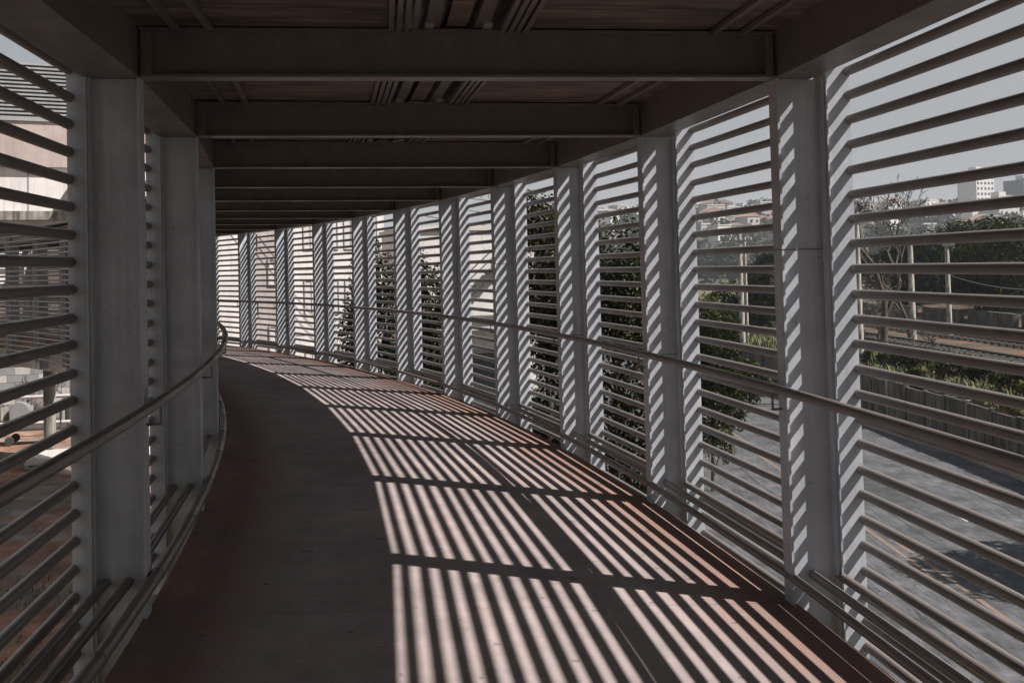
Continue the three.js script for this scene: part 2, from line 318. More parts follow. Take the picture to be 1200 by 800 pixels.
for (let k = K0; k < K1; k++) {
  const g = chord(grp('roof_boarding', bridge), RO, k), L = clen(RO);
  for (let i = 0; i < 5; i++) {
    const z0 = -L / 2 + i * L / 5 + 0.003, z1 = z0 + L / 5 - 0.006, dy = rr(0, 0.004), o = rr(0, 3);
    part('board', box(-W - 0.3, -1.8, BT + 0.006 + dy, BT + 0.026 + dy, z0, z1, o, o), M.board, g);
    part('board', box(-1.17, 0.3, BT + 0.006 + dy, BT + 0.026 + dy, z0, z1, o + 1, o), M.board, g);
  }
  const t = chord(grp('service_tray', bridge), RO, k);
  for (const x0 of [-1.8, -1.3]) for (let i = 0; i < 4; i++) part('rib', box(x0 + i * 0.034, x0 + i * 0.034 + 0.022, BT - 0.012 - (i % 2) * 0.004, BT + 0.012, -L / 2 + 0.052, L / 2 - 0.052), M.brown, t);
  for (const x of [-1.605, -1.385]) part('channel', box(x - 0.03, x + 0.03, BT + 0.015, BT + 0.07, -L / 2 + 0.06, L / 2 - 0.06), M.brown, t);
  part('centre_board', box(-1.54, -1.45, BT + 0.02, BT + 0.04, -L / 2 + 0.06, L / 2 - 0.06), M.board, t);
  part('tray_lid', box(-1.83, -1.14, BT + 0.08, BT + 0.09, -L / 2 + 0.01, L / 2 - 0.01), M.brown, t);
  for (const x of [-1.62, -1.36]) part('clip', box(x - 0.02, x + 0.02, BT + 0.004, BT + 0.014, -L / 2 + 0.06, -L / 2 + 0.17), M.paleGrey, t);  // small pieces, paler than the tray, at one end of each bay
  part('roof_cover', box(-W - 0.33, 0.33, BT + 0.1, BT + 0.14, -L / 2 - 0.005 - 0.001 * (k & 1), L / 2 + 0.005), M.greyWall, g);
}


// ------------------------------------------------------------ the place around the bridge (zf = metres ahead of the camera)
const V = (x, y, zf) => [x, y, -zf];
{ // ground reaching the horizon
  const g = new THREE.PlaneGeometry(7000, 7000, 1, 1); g.rotateX(-Math.PI / 2); const uv = g.attributes.uv; for (let i = 0; i < uv.count; i++) uv.setXY(i, uv.getX(i) * 1400, uv.getY(i) * 1400);
  g.translate(0, YR - 0.05, 0); structure('ground', g, M.grassGround);
}
function sheet(x0, x1, nx, z0, z1, nz, fy, uvs) {
  const pos = [], uv = [], idx = [];
  for (let j = 0; j <= nz; j++) for (let i = 0; i <= nx; i++) { const x = x0 + (x1 - x0) * i / nx, z = z0 + (z1 - z0) * j / nz; pos.push(x, fy(x, z), -z); uv.push(x * uvs, z * uvs); }
  for (let j = 0; j < nz; j++) for (let i = 0; i < nx; i++) { const a = j * (nx + 1) + i, b = a + nx + 1; idx.push(a, a + 1, b, b, a + 1, b + 1); }
  const g = new THREE.BufferGeometry(); g.setAttribute('position', new THREE.Float32BufferAttribute(pos, 3)); g.setAttribute('uv', new THREE.Float32BufferAttribute(uv, 2)); g.setIndex(idx); g.computeVertexNormals(); return g;
}
const sm = THREE.MathUtils.smoothstep;
structure('yard', sheet(-60, -3.4, 110, -10, 60, 120, (x, z) => YL - 1.3 * sm(x, -5.6, -3.4) + 0.12 * fbm(x * 0.6, z * 0.6, 3, 4), 0.16), M.soil);
// road beside the bridge, bending slightly left
const roadX = (z) => -0.0009 * Math.max(0, z - 15) ** 2;
structure('road', (() => { const g = sheet(1.2, 13.9, 24, -40, 130, 170, () => YR, 0.22); const p = g.attributes.position; for (let i = 0; i < p.count; i++) p.setX(i, p.getX(i) + roadX(-p.getZ(i))); return g; })(), M.asphalt);
function stripe(x0, x1, z0, z1, mat, name) { const g = sheet(x0, x1, 1, z0, z1, Math.max(1, Math.ceil((z1 - z0) / 2)), () => YR + 0.004, 0.5); const p = g.attributes.position; for (let i = 0; i < p.count; i++) p.setX(i, p.getX(i) + roadX(-p.getZ(i))); const m = structure(name, g, mat); return m; }
stripe(7.95, 8.05, -30, 110, M.paintOrange, 'centre_line'); stripe(8.2, 8.3, -30, 110, M.paintOrange, 'centre_line_001');
for (let i = 0; i < 7; i++) stripe(10.5, 10.62, 2.6 + i * 11.2, 4.7 + i * 11.2, M.paint, i ? 'lane_dash_' + String(i).padStart(3, '0') : 'lane_dash');
// tar repairs and dark seams in the asphalt
M.tar = new THREE.MeshStandardMaterial({ color: new THREE.Color().setRGB(0.13, 0.13, 0.137), map: asphaltMap, roughness: 0.85 });
[[5.2, 6.6, 18, 20.6], [9.4, 10.2, 27, 33], [11.3, 12.6, 21.5, 23.2], [3.4, 4.4, 26, 29]].forEach(([a, b, c, d], i) => stripe(a, b, c, d, M.tar, i ? 'tar_patch_' + String(i).padStart(3, '0') : 'tar_patch'));
[[6.9, 12, 40], [9.05, 14, 38], [11.9, 16, 44]].forEach(([a, c, d], i) => { const g = sheet(0, 0.05, 1, c, d, 60, () => YR + 0.003, 0.5), p = g.attributes.position; for (let q = 0; q < p.count; q++) p.setX(q, p.getX(q) + a + roadX(-p.getZ(q)) + 0.25 * fbm(p.getZ(q) * 0.35, i * 7, 1, 4)); structure(i ? 'tar_seam_' + String(i).padStart(3, '0') : 'tar_seam', g, M.tar); });
// kerb
structure('kerb', (() => { const g = sheet(13.9, 14.15, 1, -40, 110, 150, () => YR + 0.12, 0.4), g2 = sheet(13.9, 13.9001, 1, -40, 110, 150, () => 0, 0.4); const p2 = g2.attributes.position; for (let i = 0; i < p2.count; i++) p2.setY(i, i % 2 ? YR + 0.12 : YR - 0.05); const m = merge([g, g2]); const p = m.attributes.position; for (let i = 0; i < p.count; i++) p.setX(i, p.getX(i) + roadX(-p.getZ(i))); m.computeVertexNormals(); return m; })(), M.concrete);
const wallX = (z) => 14.5 + roadX(z);
// precast boundary wall
{
  const w = thing('concrete_wall', 'dark stained precast concrete wall of tall panels between road and railway bank', 'wall', V(wallX(30), YR, 30));
  const ox = wallX(30);
  const capG = [];
  for (let i = 0; i < 40; i++) {
    const z0 = 8 + i * 1.6, z1 = z0 + 1.6, h = 1.55 + rr(-0.04, 0.06), xm = (wallX(z0) + wallX(z1)) / 2 - ox, tl = Math.atan2(wallX(z1) - wallX(z0), 1.6);
    const p = part('panel', box(-0.05, 0.05, 0, h, -0.715, 0.715, rr(0, 4), rr(0, 4)), M.darkConcrete, w); p.position.set(xm, 0, 30 - (z0 + z1) / 2); p.rotation.y = -tl;
    const q = part('post', box(-0.09, 0.09, 0, h + 0.06, -0.08, 0.08, rr(0, 4), rr(0, 4)), i % 4 ? M.darkConcrete : M.concrete, w); q.position.set(wallX(z0) - ox, 0, 30 - z0);
  }
}
// railway bank and tracks
const bankY = (x, z) => -3.05 + 0.45 * sm(x - roadX(z), 14.8, 17.2) + 0.5 * sm(x, 27, 36) + 0.08 * fbm(x * 0.8, z * 0.8, 9, 3);
structure('railway_bank', sheet(14.3, 90, 90, 4, 120, 120, (x, z) => { const xx = x + 0; return xx < 14.6 + roadX(z) ? YR : bankY(xx, z); }, 0.16), M.bankSoil);
function track(x0, label) {
  const t = thing('railway_track', label, 'railway track', V(x0, -2.55, 40), 0, 'railway tracks on the bank');
  const fx = (z) => roadX(z) * 0.9;
  for (const s of [-0.72, 0.72]) { const l = []; for (let z = 10; z < 110; z += 5) l.push(rod([s + fx(z), 0.16, 40 - z], [s + fx(z + 5), 0.16, 40 - z - 5], 0.05, 0.05, 6)); part('rail', merge(l), M.iron, t); }
  for (let i = 0; i < 90; i++) { const z = 22 + i * 0.65; const p = part('sleeper', SLEEP, M.darkConcrete, t); p.position.set(fx(z), 0.05, 40 - z); }
}
const SLEEP = box(-1.25, 1.25, -0.08, 0.06, -0.12, 0.12);
track(19.3, 'railway track running behind the low post fence'); track(24.2, 'railway track running beside the dark trees');
{ const f = thing('post_fence', 'low rusty fence of short dark posts with a rail beside the track', 'fence', V(17.0, -2.6, 36));
  for (let i = 0; i < 46; i++) { const z = 27 + i * 0.42; part('post', box(-0.03, 0.03, -0.2, 0.62 + rr(-0.05, 0.05), -0.03, 0.03), M.iron, f).position.set(roadX(z), 0, 36 - z); }
  const l = []; for (let z = 26.8; z < 46; z += 2) l.push(rod([roadX(z), 0.52, 36 - z], [roadX(z + 2), 0.52, 36 - z - 2], 0.025, 0.025, 5)); part('rail', merge(l), M.iron, f); }
{ // low retaining strip beyond the tracks
  const w = thing('retaining_wall', 'long dark low retaining wall at the foot of the trees beyond the tracks', 'wall', V(30, -2.7, 60));
  for (let i = 0; i < 12; i++) part('panel', box(-0.15, 0.15, 0, 0.9, -2.995, 2.995, i, i), M.darkConcrete, w).position.set(roadX(30 + i * 6), 0, 60 - (33 + i * 6));
}
// grass on the bank
function blades(name, label, cat, n, fpos, h0, h1, mat, parent) {
  const pos = [], col = [], nor = [];
  for (let i = 0; i < n; i++) {
    const [x, y, z] = fpos(), cl = sm(fbm(x * 0.9, 1, z * 0.9, 3), -0.3, 0.3); if (rnd() > 0.15 + cl) continue; const h = rr(h0, h1) * (0.45 + 0.75 * cl), a = rr(0, 6.28), w = h * 0.02 + 0.004, lx = Math.cos(a) * h * rr(0.1, 0.6), lz = Math.sin(a) * h * rr(0.1, 0.6), px = -Math.sin(a) * w, pz = Math.cos(a) * w, t = rr(0.5, 1.5), yel = rnd();
    const m = [x + lx * 0.4, y + h * 0.65, z + lz * 0.4], e = [x + lx, y + h * rr(0.75, 1), z + lz];
    pos.push(x - px, y, z - pz, x + px, y, z + pz, m[0] + px, m[1], m[2] + pz, x - px, y, z - pz, m[0] + px, m[1], m[2] + pz, m[0] - px, m[1], m[2] - pz, m[0] - px, m[1], m[2] - pz, m[0] + px, m[1], m[2] + pz, ...e);
    for (let q = 0; q < 9; q++) { col.push(t * (0.75 + 0.85 * yel * yel), t, t * (0.9 - 0.1 * yel)); nor.push(-Math.cos(a) * 0.6, 0.6, -Math.sin(a) * 0.6); }
  }
  const g = new THREE.BufferGeometry(); g.setAttribute('position', new THREE.Float32BufferAttribute(pos, 3)); g.setAttribute('normal', new THREE.Float32BufferAttribute(nor, 3)); g.setAttribute('color', new THREE.Float32BufferAttribute(col, 3));
  const m = new THREE.Mesh(g, mat); m.name = name; m.userData = { kind: 'stuff', label, category: cat }; m.castShadow = m.receiveShadow = true; scene.add(m); return m;
}
blades('bank_grass', 'tall yellow green grass growing on the bank above the concrete wall', 'grass', 13000, () => { const z = rr(26, 62), x = wallX(z) + 0.3 + rnd() * rnd() * 3; return [x, bankY(x, z) - 0.02, -z]; }, 0.12, 0.6, M.grass);
blades('yard_grass', 'short green weeds growing on the bare yard soil below the footbridge', 'grass', 6000, () => { const x = rr(-9.5, -4.6), z = rr(10, 18.5); return [x, YL - 1.3 * sm(x, -5.6, -3.4) - 0.02, -z]; }, 0.06, 0.22, M.leafA);

// ---- vegetation
function branchSet(list, a, dir, len, r, depth, o) {
  const b = a.clone().addScaledVector(dir, len); list.push([a.clone(), b.clone(), r, r * o.taper]);
  if (o.tips && depth <= o.tipDepth) o.tips.push(b.clone());
  if (depth <= 0) return;
  const n = o.kids + (rnd() < 0.14 ? 1 : 0);
  for (let i = 0; i < n; i++) {
    const d = dir.clone().add(new THREE.Vector3(rr(-1, 1), rr(-0.5, 0.8) * o.up, rr(-1, 1)).multiplyScalar(o.spread)).normalize();
    branchSet(list, a.clone().lerp(b, i === 0 ? 1 : rr(0.55, 1)), d, len * rr(0.62, 0.85), r * o.taper * (i === 0 ? 0.95 : 0.75), depth - 1, o);
  }
}
function limbs(list, min = 0.004, segs = 5) { return merge(list.filter((q) => q[2] > min).map(([a, b, r0, r1]) => rod(a.toArray(), b.toArray(), r0, r1, r0 > 0.06 ? 8 : r0 > 0.02 ? 5 : 3))); }
function leaves(blobs, n, size) {
  const pos = [], nor = [], col = []; const tot = blobs.reduce((s, b) => s + b[3] * b[4] * b[5], 0);
  const v = new THREE.Vector3(), t = new THREE.Vector3(), u = new THREE.Vector3(), w = new THREE.Vector3();
  for (const [bx, by, bz, rx, ry, rz] of blobs) {
    const cnt = Math.round(n * rx * ry * rz / tot), tone = rr(0.75, 1.25);
    for (let i = 0; i < cnt; i++) {
      v.set(rr(-1, 1), rr(-1, 1), rr(-1, 1)).normalize(); const rad = 0.35 + 0.65 * Math.cbrt(rnd());
      const lump = 1 + 0.55 * fbm(bx + v.x * 1.7, by + v.y * 1.7, bz + v.z * 1.7, 3), k = rad * lump;
      const cx = bx + v.x * rx * k, cy = by + v.y * ry * k, cz = bz + v.z * rz * k;
      u.set(v.x + rr(-0.8, 0.8), v.y + rr(-0.2, 1), v.z + rr(-0.8, 0.8)).normalize(); t.set(rr(-1, 1), rr(-1, 0.3), rr(-1, 1)).cross(u).normalize(); w.crossVectors(u, t);
      const s = size * rr(0.5, 1.5), l = s * 1.5, f = s * 0.22;
      const A = [cx, cy, cz], B = [cx + t.x * l * 0.5 + w.x * s * 0.5 + u.x * f, cy + t.y * l * 0.5 + w.y * s * 0.5 + u.y * f, cz + t.z * l * 0.5 + w.z * s * 0.5 + u.z * f];
      const C = [cx + t.x * l, cy + t.y * l, cz + t.z * l], Dd = [cx + t.x * l * 0.5 - w.x * s * 0.5 + u.x * f, cy + t.y * l * 0.5 - w.y * s * 0.5 + u.y * f, cz + t.z * l * 0.5 - w.z * s * 0.5 + u.z * f];
      pos.push(...A, ...B, ...C, ...A, ...C, ...Dd); const c = tone * (rnd() < 0.2 ? rr(1.3, 2.2) : rr(0.4, 1.15)), y = rnd();
      for (let q = 0; q < 6; q++) { nor.push(u.x, u.y, u.z); col.push(c * (0.7 + 0.6 * y * y), c * 1.1, c * (0.8 - 0.3 * y)); }
    }
  }
  const g = new THREE.BufferGeometry(); g.setAttribute('position', new THREE.Float32BufferAttribute(pos, 3)); g.setAttribute('normal', new THREE.Float32BufferAttribute(nor, 3)); g.setAttribute('color', new THREE.Float32BufferAttribute(col, 3)); return g;
}
// crown of clumps spread over an ellipsoid, on a trunk with limbs
function tree(name, label, group, [x, y, zf], { h, c0, rx, ry, rz = rx, clumps = 14, n = 5000, size = 0.1, mat = M.leafA, tr = 0.12, cl = 0.45 }) {
  const t = thing(name, label, name.includes('shrub') ? 'shrub' : 'tree', V(x, y, zf), 0, group); const blobs = [], lim = [];
  const cy = c0 + ry; const top = new THREE.Vector3(rr(-0.1, 0.1) * rx, cy, rr(-0.1, 0.1) * rz);
  lim.push([new THREE.Vector3(0, -0.15, 0), top.clone().multiplyScalar(0.5), tr, tr * 0.75], [top.clone().multiplyScalar(0.5), top, tr * 0.75, tr * 0.4]);
  for (let i = 0; i < clumps; i++) {
    const a = i * 2.4 + rr(-0.5, 0.5), yy = -0.85 + 1.7 * ((i + 0.5) / clumps) + rr(-0.12, 0.12), rad = Math.sqrt(Math.max(0.05, 1 - yy * yy)) * rr(0.45, 0.85);
    const px = Math.cos(a) * rad * rx, py = cy + yy * ry * 0.85, pz = Math.sin(a) * rad * rz, s = rr(0.75, 1.2) * cl;
    blobs.push([px, py, pz, rx * s, ry * s * 0.8, rz * s]);
    const st = new THREE.Vector3(top.x * py / cy, Math.max(c0 * 0.6, py - ry * 0.35), top.z * py / cy); lim.push([st, new THREE.Vector3(px, py, pz), tr * 0.35, tr * 0.1]);
  }
  part('trunk', limbs(lim), M.bark, t); part('crown', leaves(blobs, n, size), mat, t); return t;
}
// broadleaf trees close outside the screen
tree('broadleaf_tree', 'tall dense dark green tree close outside the slats, rising beside the road end', 'trees beside the footbridge', [1.75, YR, 20], { h: 7, c0: 1.0, rx: 1.35, ry: 3.15, clumps: 34, n: 24000, size: 0.05, cl: 0.37 });
tree('broadleaf_tree', 'dark green tree with a rounded top beside the pale patterned shrub', 'trees beside the footbridge', [0.75, YR, 24.5], { h: 8, c0: 3.6, rx: 0.95, ry: 2.2, clumps: 24, n: 13000, size: 0.055, cl: 0.38 });
tree('broadleaf_tree', 'dark column shaped tree in front of the white apartment block', 'trees beside the footbridge', [-4.05, YR, 30], { h: 7, c0: 1.2, rx: 0.85, ry: 3.1, clumps: 24, n: 13000, size: 0.06, cl: 0.4, mat: M.leafB });
tree('broadleaf_tree', 'dark leafy tree beside the low white house with the outside stair', 'trees beside the footbridge', [-2.75, YR, 31], { h: 7, c0: 1.3, rx: 0.95, ry: 2.75, clumps: 24, n: 13000, size: 0.06, cl: 0.4, mat: M.leafB });
tree('yellow_shrub', 'yellow green leafy shrub at the road edge close to the footbridge', null, [5.25, YR, 29], { h: 5, c0: 0.5, rx: 0.85, ry: 2.3, clumps: 16, n: 15000, size: 0.05, mat: M.leafC, tr: 0.06, cl: 0.42 });
tree('roadside_shrub', 'low green and yellow shrub spreading over the far road edge', null, [8.3, YR, 46], { h: 2, c0: 0.1, rx: 2.4, ry: 1.0, rz: 1.4, clumps: 16, n: 5000, size: 0.13, mat: M.leafC, tr: 0.05 });
tree('pale_shrub', 'pale white leaved shrub standing below the deck near the dark rounded tree', null, [0.66, YR, 26], { h: 3, c0: 0.6, rx: 0.5, ry: 1.35, clumps: 10, n: 3600, size: 0.07, mat: M.leafP, tr: 0.05, cl: 0.5 });
for (let i = 0; i < 11; i++) { const z = 30 + i * 1.9 + rr(-0.5, 0.5), x = wallX(z) + rr(0.7, 1.6), q = rr(0.35, 0.8); tree('bank_shrub', 'small yellow green shrub on the bank above the concrete wall', 'shrubs above the concrete wall', [x, bankY(x, z) - 0.05, z], { h: 1, c0: 0.05, rx: q * 1.1, ry: q * 0.65, clumps: 7, n: 1500, size: 0.075, mat: i % 3 ? M.leafC : M.leafA, tr: 0.025, cl: 0.5 }); }
// street tree right of the frame, which shades the road
tree('street_tree', 'green street tree by the concrete wall that shades the road', null, [15.4, -3.0, 19.6], { h: 6, c0: 2.2, rx: 1.9, ry: 1.7, clumps: 22, n: 9000, size: 0.13, tr: 0.13 });
// dark wood beyond the tracks
const woods = [[33, 74, 3.9, 6.2], [37, 71, 4.2, 6.6], [41, 76, 4.4, 7.0], [30, 82, 3.4, 5.0], [26, 86, 3.0, 4.4], [44, 83, 4.6, 7.6], [36, 86, 4, 6.4], [48, 78, 4.4, 7.2], [22, 90, 3, 4.4], [52, 90, 4.4, 7.4]];
woods.forEach(([x, z, r, h], i) => tree('wood_tree', 'dense dark green tree of the wood beyond the railway', 'dark trees beyond the railway', [x, -2.5, z], { h, c0: 0.3, rx: r * 0.75, ry: h / 2, clumps: 24, n: 12000, size: 0.17, mat: i % 4 === 2 ? M.leafA : M.leafD, tr: 0.2, cl: 0.42 }));
tree('golden_tree', 'bushy tree with orange green top in front of the far houses', null, [30.5, -2.5, 66], { h: 7, c0: 0.8, rx: 3.3, ry: 2.75, clumps: 20, n: 12000, size: 0.15, mat: M.leafC, tr: 0.15 });
[[11, 62, 2.0, 3.2], [14.4, 66, 2.2, 3.6], [8.6, 58, 1.7, 2.8], [17, 72, 2.4, 3.4]].forEach(([x, z, r, h]) => tree('hedge_tree', 'low dark bushy tree at the end of the road', 'bushy trees at the road end', [x, -4.4, z], { h, c0: 0.2, rx: r, ry: h / 2 + 0.5, clumps: 14, n: 8000, size: 0.12, mat: M.leafB, tr: 0.1 }));
// leafless trees
function bareTree(label, [x, y, zf], len, r, depth, spread, lean = 0) {
  const t = thing('bare_tree', label, 'tree', V(x, y, zf)), l = []; branchSet(l, new THREE.Vector3(0, -0.1, 0), new THREE.Vector3(lean, 1, 0).normalize(), len, r, depth, { kids: 2, spread, up: 0.75, taper: 0.73 });
  part('trunk', limbs(l.filter((q) => q[2] > r * 0.3), 0.001), M.bark, t); part('crown', limbs(l.filter((q) => q[2] <= r * 0.3).map(([a, b, p, q]) => [a, b, Math.max(p, zf * 0.00034), Math.max(q, zf * 0.00026)]), 0.0005), M.twig, t); return t;
}
bareTree('large leafless tree with spreading grey twigs beside the tall white pole', [16.9, -2.7, 49], 2.45, 0.2, 9, 0.85, 0.05);
bareTree('leafless tangled tree beside the slim poles before the dark wood', [20.4, -2.7, 55], 1.4, 0.12, 8, 1.0, -0.2);
bareTree('leafless tree with pale branches reaching over the far end of the road', [14.6, -3.2, 54], 1.6, 0.12, 8, 0.85, -0.1);
bareTree('small leafless bush of brown twigs behind the concrete wall', [15.9, -2.9, 43], 0.7, 0.06, 7, 1.0, 0.1);
bareTree('wide tangle of brown leafless twigs behind the slim pale pole', [19.2, -2.7, 60], 1.2, 0.1, 8, 1.1, 0);
bareTree('brown leafless thicket at the foot of the large leafless tree', [17.6, -2.7, 52], 0.8, 0.08, 8, 1.15, 0.2);

// poles and wires
function pole(label, [x, y, zf], h, r, arms) {
  const t = thing('utility_pole', label, 'pole', V(x, y, zf), 0.2); part('shaft', rod([0, -0.2, 0], [0, h, 0], r, r * 0.72, 12), M.pole, t);
  part('base', rod([0, -0.15, 0], [0, 0.25, 0], r * 1.5, r * 1.35, 12), M.concrete, t);
  for (const [ay, w] of arms) { const a = part('cross_arm', box(-w, w, ay - 0.05, ay + 0.05, r * 0.5, r * 0.5 + 0.1), M.iron, t); for (const s of [-0.9, -0.4, 0.4, 0.9]) part('insulator', rod([s * w, ay + 0.05, r * 0.5 + 0.05], [s * w, ay + 0.2, r * 0.5 + 0.05], 0.035, 0.02, 6), M.clip, a); }
  return t;
}
pole('tall pale utility pole on the bank beside the large leafless tree', [14.55, -3.0, 45], 6.5, 0.15, [[6.2, 0.5]]);
pole('slim pale pole among the leafless branches on the railway bank', [19.4, -2.7, 52], 5.2, 0.16, []);
pole('slim grey pole standing before the dark wood', [22.0, -2.7, 54], 5.0, 0.14, [[4.8, 0.35]]);
pole('pale pole at the bend of the road among dark bushes', [12.8, -4.3, 60], 7.4, 0.17, [[7.0, 0.7]]);
pole('second pale pole at the bend of the road, thinner', [13.5, -4.3, 62], 7.0, 0.12, []);
function wire(label, a, b, sag, group) { const A = new THREE.Vector3(...a), B = new THREE.Vector3(...b), pts = []; for (let i = 0; i <= 16; i++) { const q = A.clone().lerp(B, i / 16); q.y -= sag * 4 * (i / 16) * (1 - i / 16); pts.push(q); } const m = new THREE.Mesh(new THREE.TubeGeometry(new THREE.CatmullRomCurve3(pts), 24, 0.018, 4), M.iron); m.name = numbered('overhead_wire'); m.userData = { label, category: 'wire' }; if (group) m.userData.group = group; scene.add(m); }
wire('drooping wire slung from the slim grey pole across the dark wood', V(22.0, 0.6, 53.9), V(34, 0.5, 60), 0.9);
for (let i = 0; i < 3; i++) wire('thin overhead wire crossing the sky above the low white house', V(-14, 7 - i * 0.4, 46), V(9, 3.6 - i * 0.7, 50), 0.5, 'wires above the white house');

// ---- buildings
function windowsOn(t, list, z, frameMat = M.frame, paneMat = M.glass) { // list of [x, y, w, h] on the face z = const
  for (const [x, y, w, h] of list) {
    const g = grp('window', t); g.position.set(x, y, z);
    part('frame', merge([box(-w / 2 - 0.06, -w / 2, -h / 2 - 0.06, h / 2 + 0.06, -0.02, 0.06), box(w / 2, w / 2 + 0.06, -h / 2 - 0.06, h / 2 + 0.06, -0.02, 0.06), box(-w / 2, w / 2, h / 2, h / 2 + 0.06, -0.02, 0.058), box(-w / 2, w / 2, -h / 2 - 0.06, -h / 2, -0.02, 0.07), box(-0.025, 0.025, -h / 2, h / 2, -0.01, 0.045)]), frameMat, g);
    part('pane', box(-w / 2, w / 2, -h / 2, h / 2, 0.004, 0.014), paneMat, g);
  }
}
{ // white apartment block at the far end of the bridge
  const t = thing('apartment_block', 'tall white apartment block with grey windows behind the far end of the footbridge', 'building', V(-12.6, YR, 47), 0.55);
  part('wall', box(-5.2, 7.6, 0, 10.2, -9, 0), M.white, t); part('parapet', box(-5.35, 7.75, 10.21, 10.6, -9.15, 0.15), M.offwhite, t);
  const l = []; for (let f = 0; f < 3; f++) for (let i = 0; i < 4; i++) l.push([3.9 + i * 1.0, 2.0 + f * 3.0, 0.6, 1.5]);
  windowsOn(t, l, 0.0, M.offwhite, M.blind);
  const b = part('stair_tower', box(0.7, 2.6, 0, 10.9, 0.004, 0.2), M.beige, t);
  windowsOn(t, [0, 1, 2].map((f) => [2.1, 3.2 + f * 3, 0.55, 1.1]), 0.21, M.beige, M.blind); windowsOn(t, [0, 1].map((f) => [1.15, 4.6 + f * 3, 0.3, 0.6]), 0.21, M.beige);
  for (let i = 0; i < 4; i++) part('facade_band', box(2.52, 7.62, 0.3 + i * 3, 0.38 + i * 3, 0.002, 0.03), M.greyWall, t);
  part('drain_pipe', rod([7.0, 0, 0.08], [7.0, 10.1, 0.08], 0.06), M.frame, t);
}
{ // low white house with outside stair
  const t = thing('white_house', 'low pinkish white house with flat dark awning and an outside stair', 'house', V(-1.3, YR, 41), 0.35);
  part('wall', box(-2.4, 2.3, 0, 7.6, -6, 0), M.white, t); part('parapet', box(-2.5, 2.4, 7.61, 7.8, -6.1, 0.1), M.offwhite, t);
  part('awning', box(-2.2, 2.4, 4.0, 4.35, 0.002, 1.3), M.roofDark, t); part('awning_trim', box(-2.22, 2.42, 3.86, 3.99, 0.004, 1.33), M.frame, t);
  part('garage_opening', box(-1.6, 1.6, 0, 2.9, 0.003, 0.02), M.glass, t);
  part('garage_frame', merge([box(-1.75, -1.6, 0, 3.05, 0.002, 0.09), box(1.6, 1.75, 0, 3.05, 0.002, 0.09), box(-1.6, 1.6, 2.9, 3.05, 0.002, 0.088)]), M.greyWall, t);
  const st = grp('stair', t);
  for (let i = 0; i < 11; i++) part('tread', box(-1.5 + i * 0.28, -1.2 + i * 0.28, 4.5 + i * 0.24, 4.54 + i * 0.24, 0.05, 0.75), M.iron, st);
  part('stringer', merge([rod([-1.5, 4.4, 0.77], [1.6, 7.05, 0.77], 0.05, 0.05, 5), rod([-1.5, 5.3, 0.77], [1.6, 7.95, 0.77], 0.025, 0.025, 5), rod([-1.5, 4.4, 0.77], [-1.5, 5.3, 0.77], 0.02), rod([1.6, 7.05, 0.77], [1.6, 7.95, 0.77], 0.02)]), M.iron, st);
  const an = grp('antenna', t); part('mast', rod([0.9, 7.8, -1], [0.9, 9.6, -1], 0.025), M.iron, an); part('boom', merge([rod([0.4, 9.2, -1], [1.5, 9.2, -1], 0.015), rod([0.5, 8.9, -1], [0.5, 9.4, -1], 0.012), rod([0.8, 8.9, -1], [0.8, 9.4, -1], 0.012), rod([1.1, 8.95, -1], [1.1, 9.4, -1], 0.012)]), M.iron, an);
}
{ // white slatted fence and rails below the trees
  const t = thing('slat_fence', 'white vertical board fence below the dark leafy trees', 'fence', V(-3.2, YR, 27.2), 0.3);
  for (let i = 0; i < 22; i++) part('board', box(-0.07, 0.07, 0, 1.6 + rr(-0.03, 0.03), -0.012, 0.012, i), M.white, t).position.x = -1.7 + i * 0.165;
  part('rail', box(-1.8, 1.9, 0.4, 0.48, -0.06, -0.014), M.white, t); part('rail', box(-1.8, 1.9, 1.2, 1.28, -0.06, -0.014), M.white, t);
}
{ // yard building seen through the left screen
  const t = thing('yard_building', 'white and pink industrial building with a dark ribbed roof above the yard', 'building', V(-24, YL, 48), 0.5);
  part('wall', box(-20, 10, 0, 10.2, -14, 0), M.white, t); part('upper_panel', box(-20.1, 10.1, 10.21, 12.3, -14, 0.3), M.pink, t); part('coping', box(-20.2, 10.2, 12.31, 12.5, -14, 0.4), M.greyWall, t);
  part('ledge', box(-20.1, 10.15, 7.75, 8.15, 0.002, 0.9), M.concrete, t);
  for (let i = 0; i < 9; i++) part('panel_joint', box(-16 + i * 3, -15.94 + i * 3, 8.2, 10.19, 0.002, 0.02), M.greyWall, t);
  part('roof', box(-20, 10, 12.51, 15.2, -13.5, -1.05), M.roofDark, t);
  for (let i = 0; i < 15; i++) part('louvre', box(-20.05, 10.05, 12.6 + i * 0.18, 12.68 + i * 0.18, -1.04, -0.85), M.greyWall, t);
  const v = grp('vault', t); part('shell', (() => { const g = new THREE.CylinderGeometry(4, 4, 12.4, 40, 1, false, 0, Math.PI); g.rotateX(Math.PI / 2); g.rotateZ(Math.PI / 2); g.translate(-4, 14.2, -7.4); return muv(g); })(), M.roofDark, v);
  for (let i = 0; i < 18; i++) { const a = Math.PI * (i + 0.5) / 18; part('rib', rod([-4 + 4.03 * Math.cos(a), 14.2 + 4.03 * Math.sin(a), -13.6], [-4 + 4.03 * Math.cos(a), 14.2 + 4.03 * Math.sin(a), -1.15], 0.06, 0.06, 5), M.greyWall, v); }
}
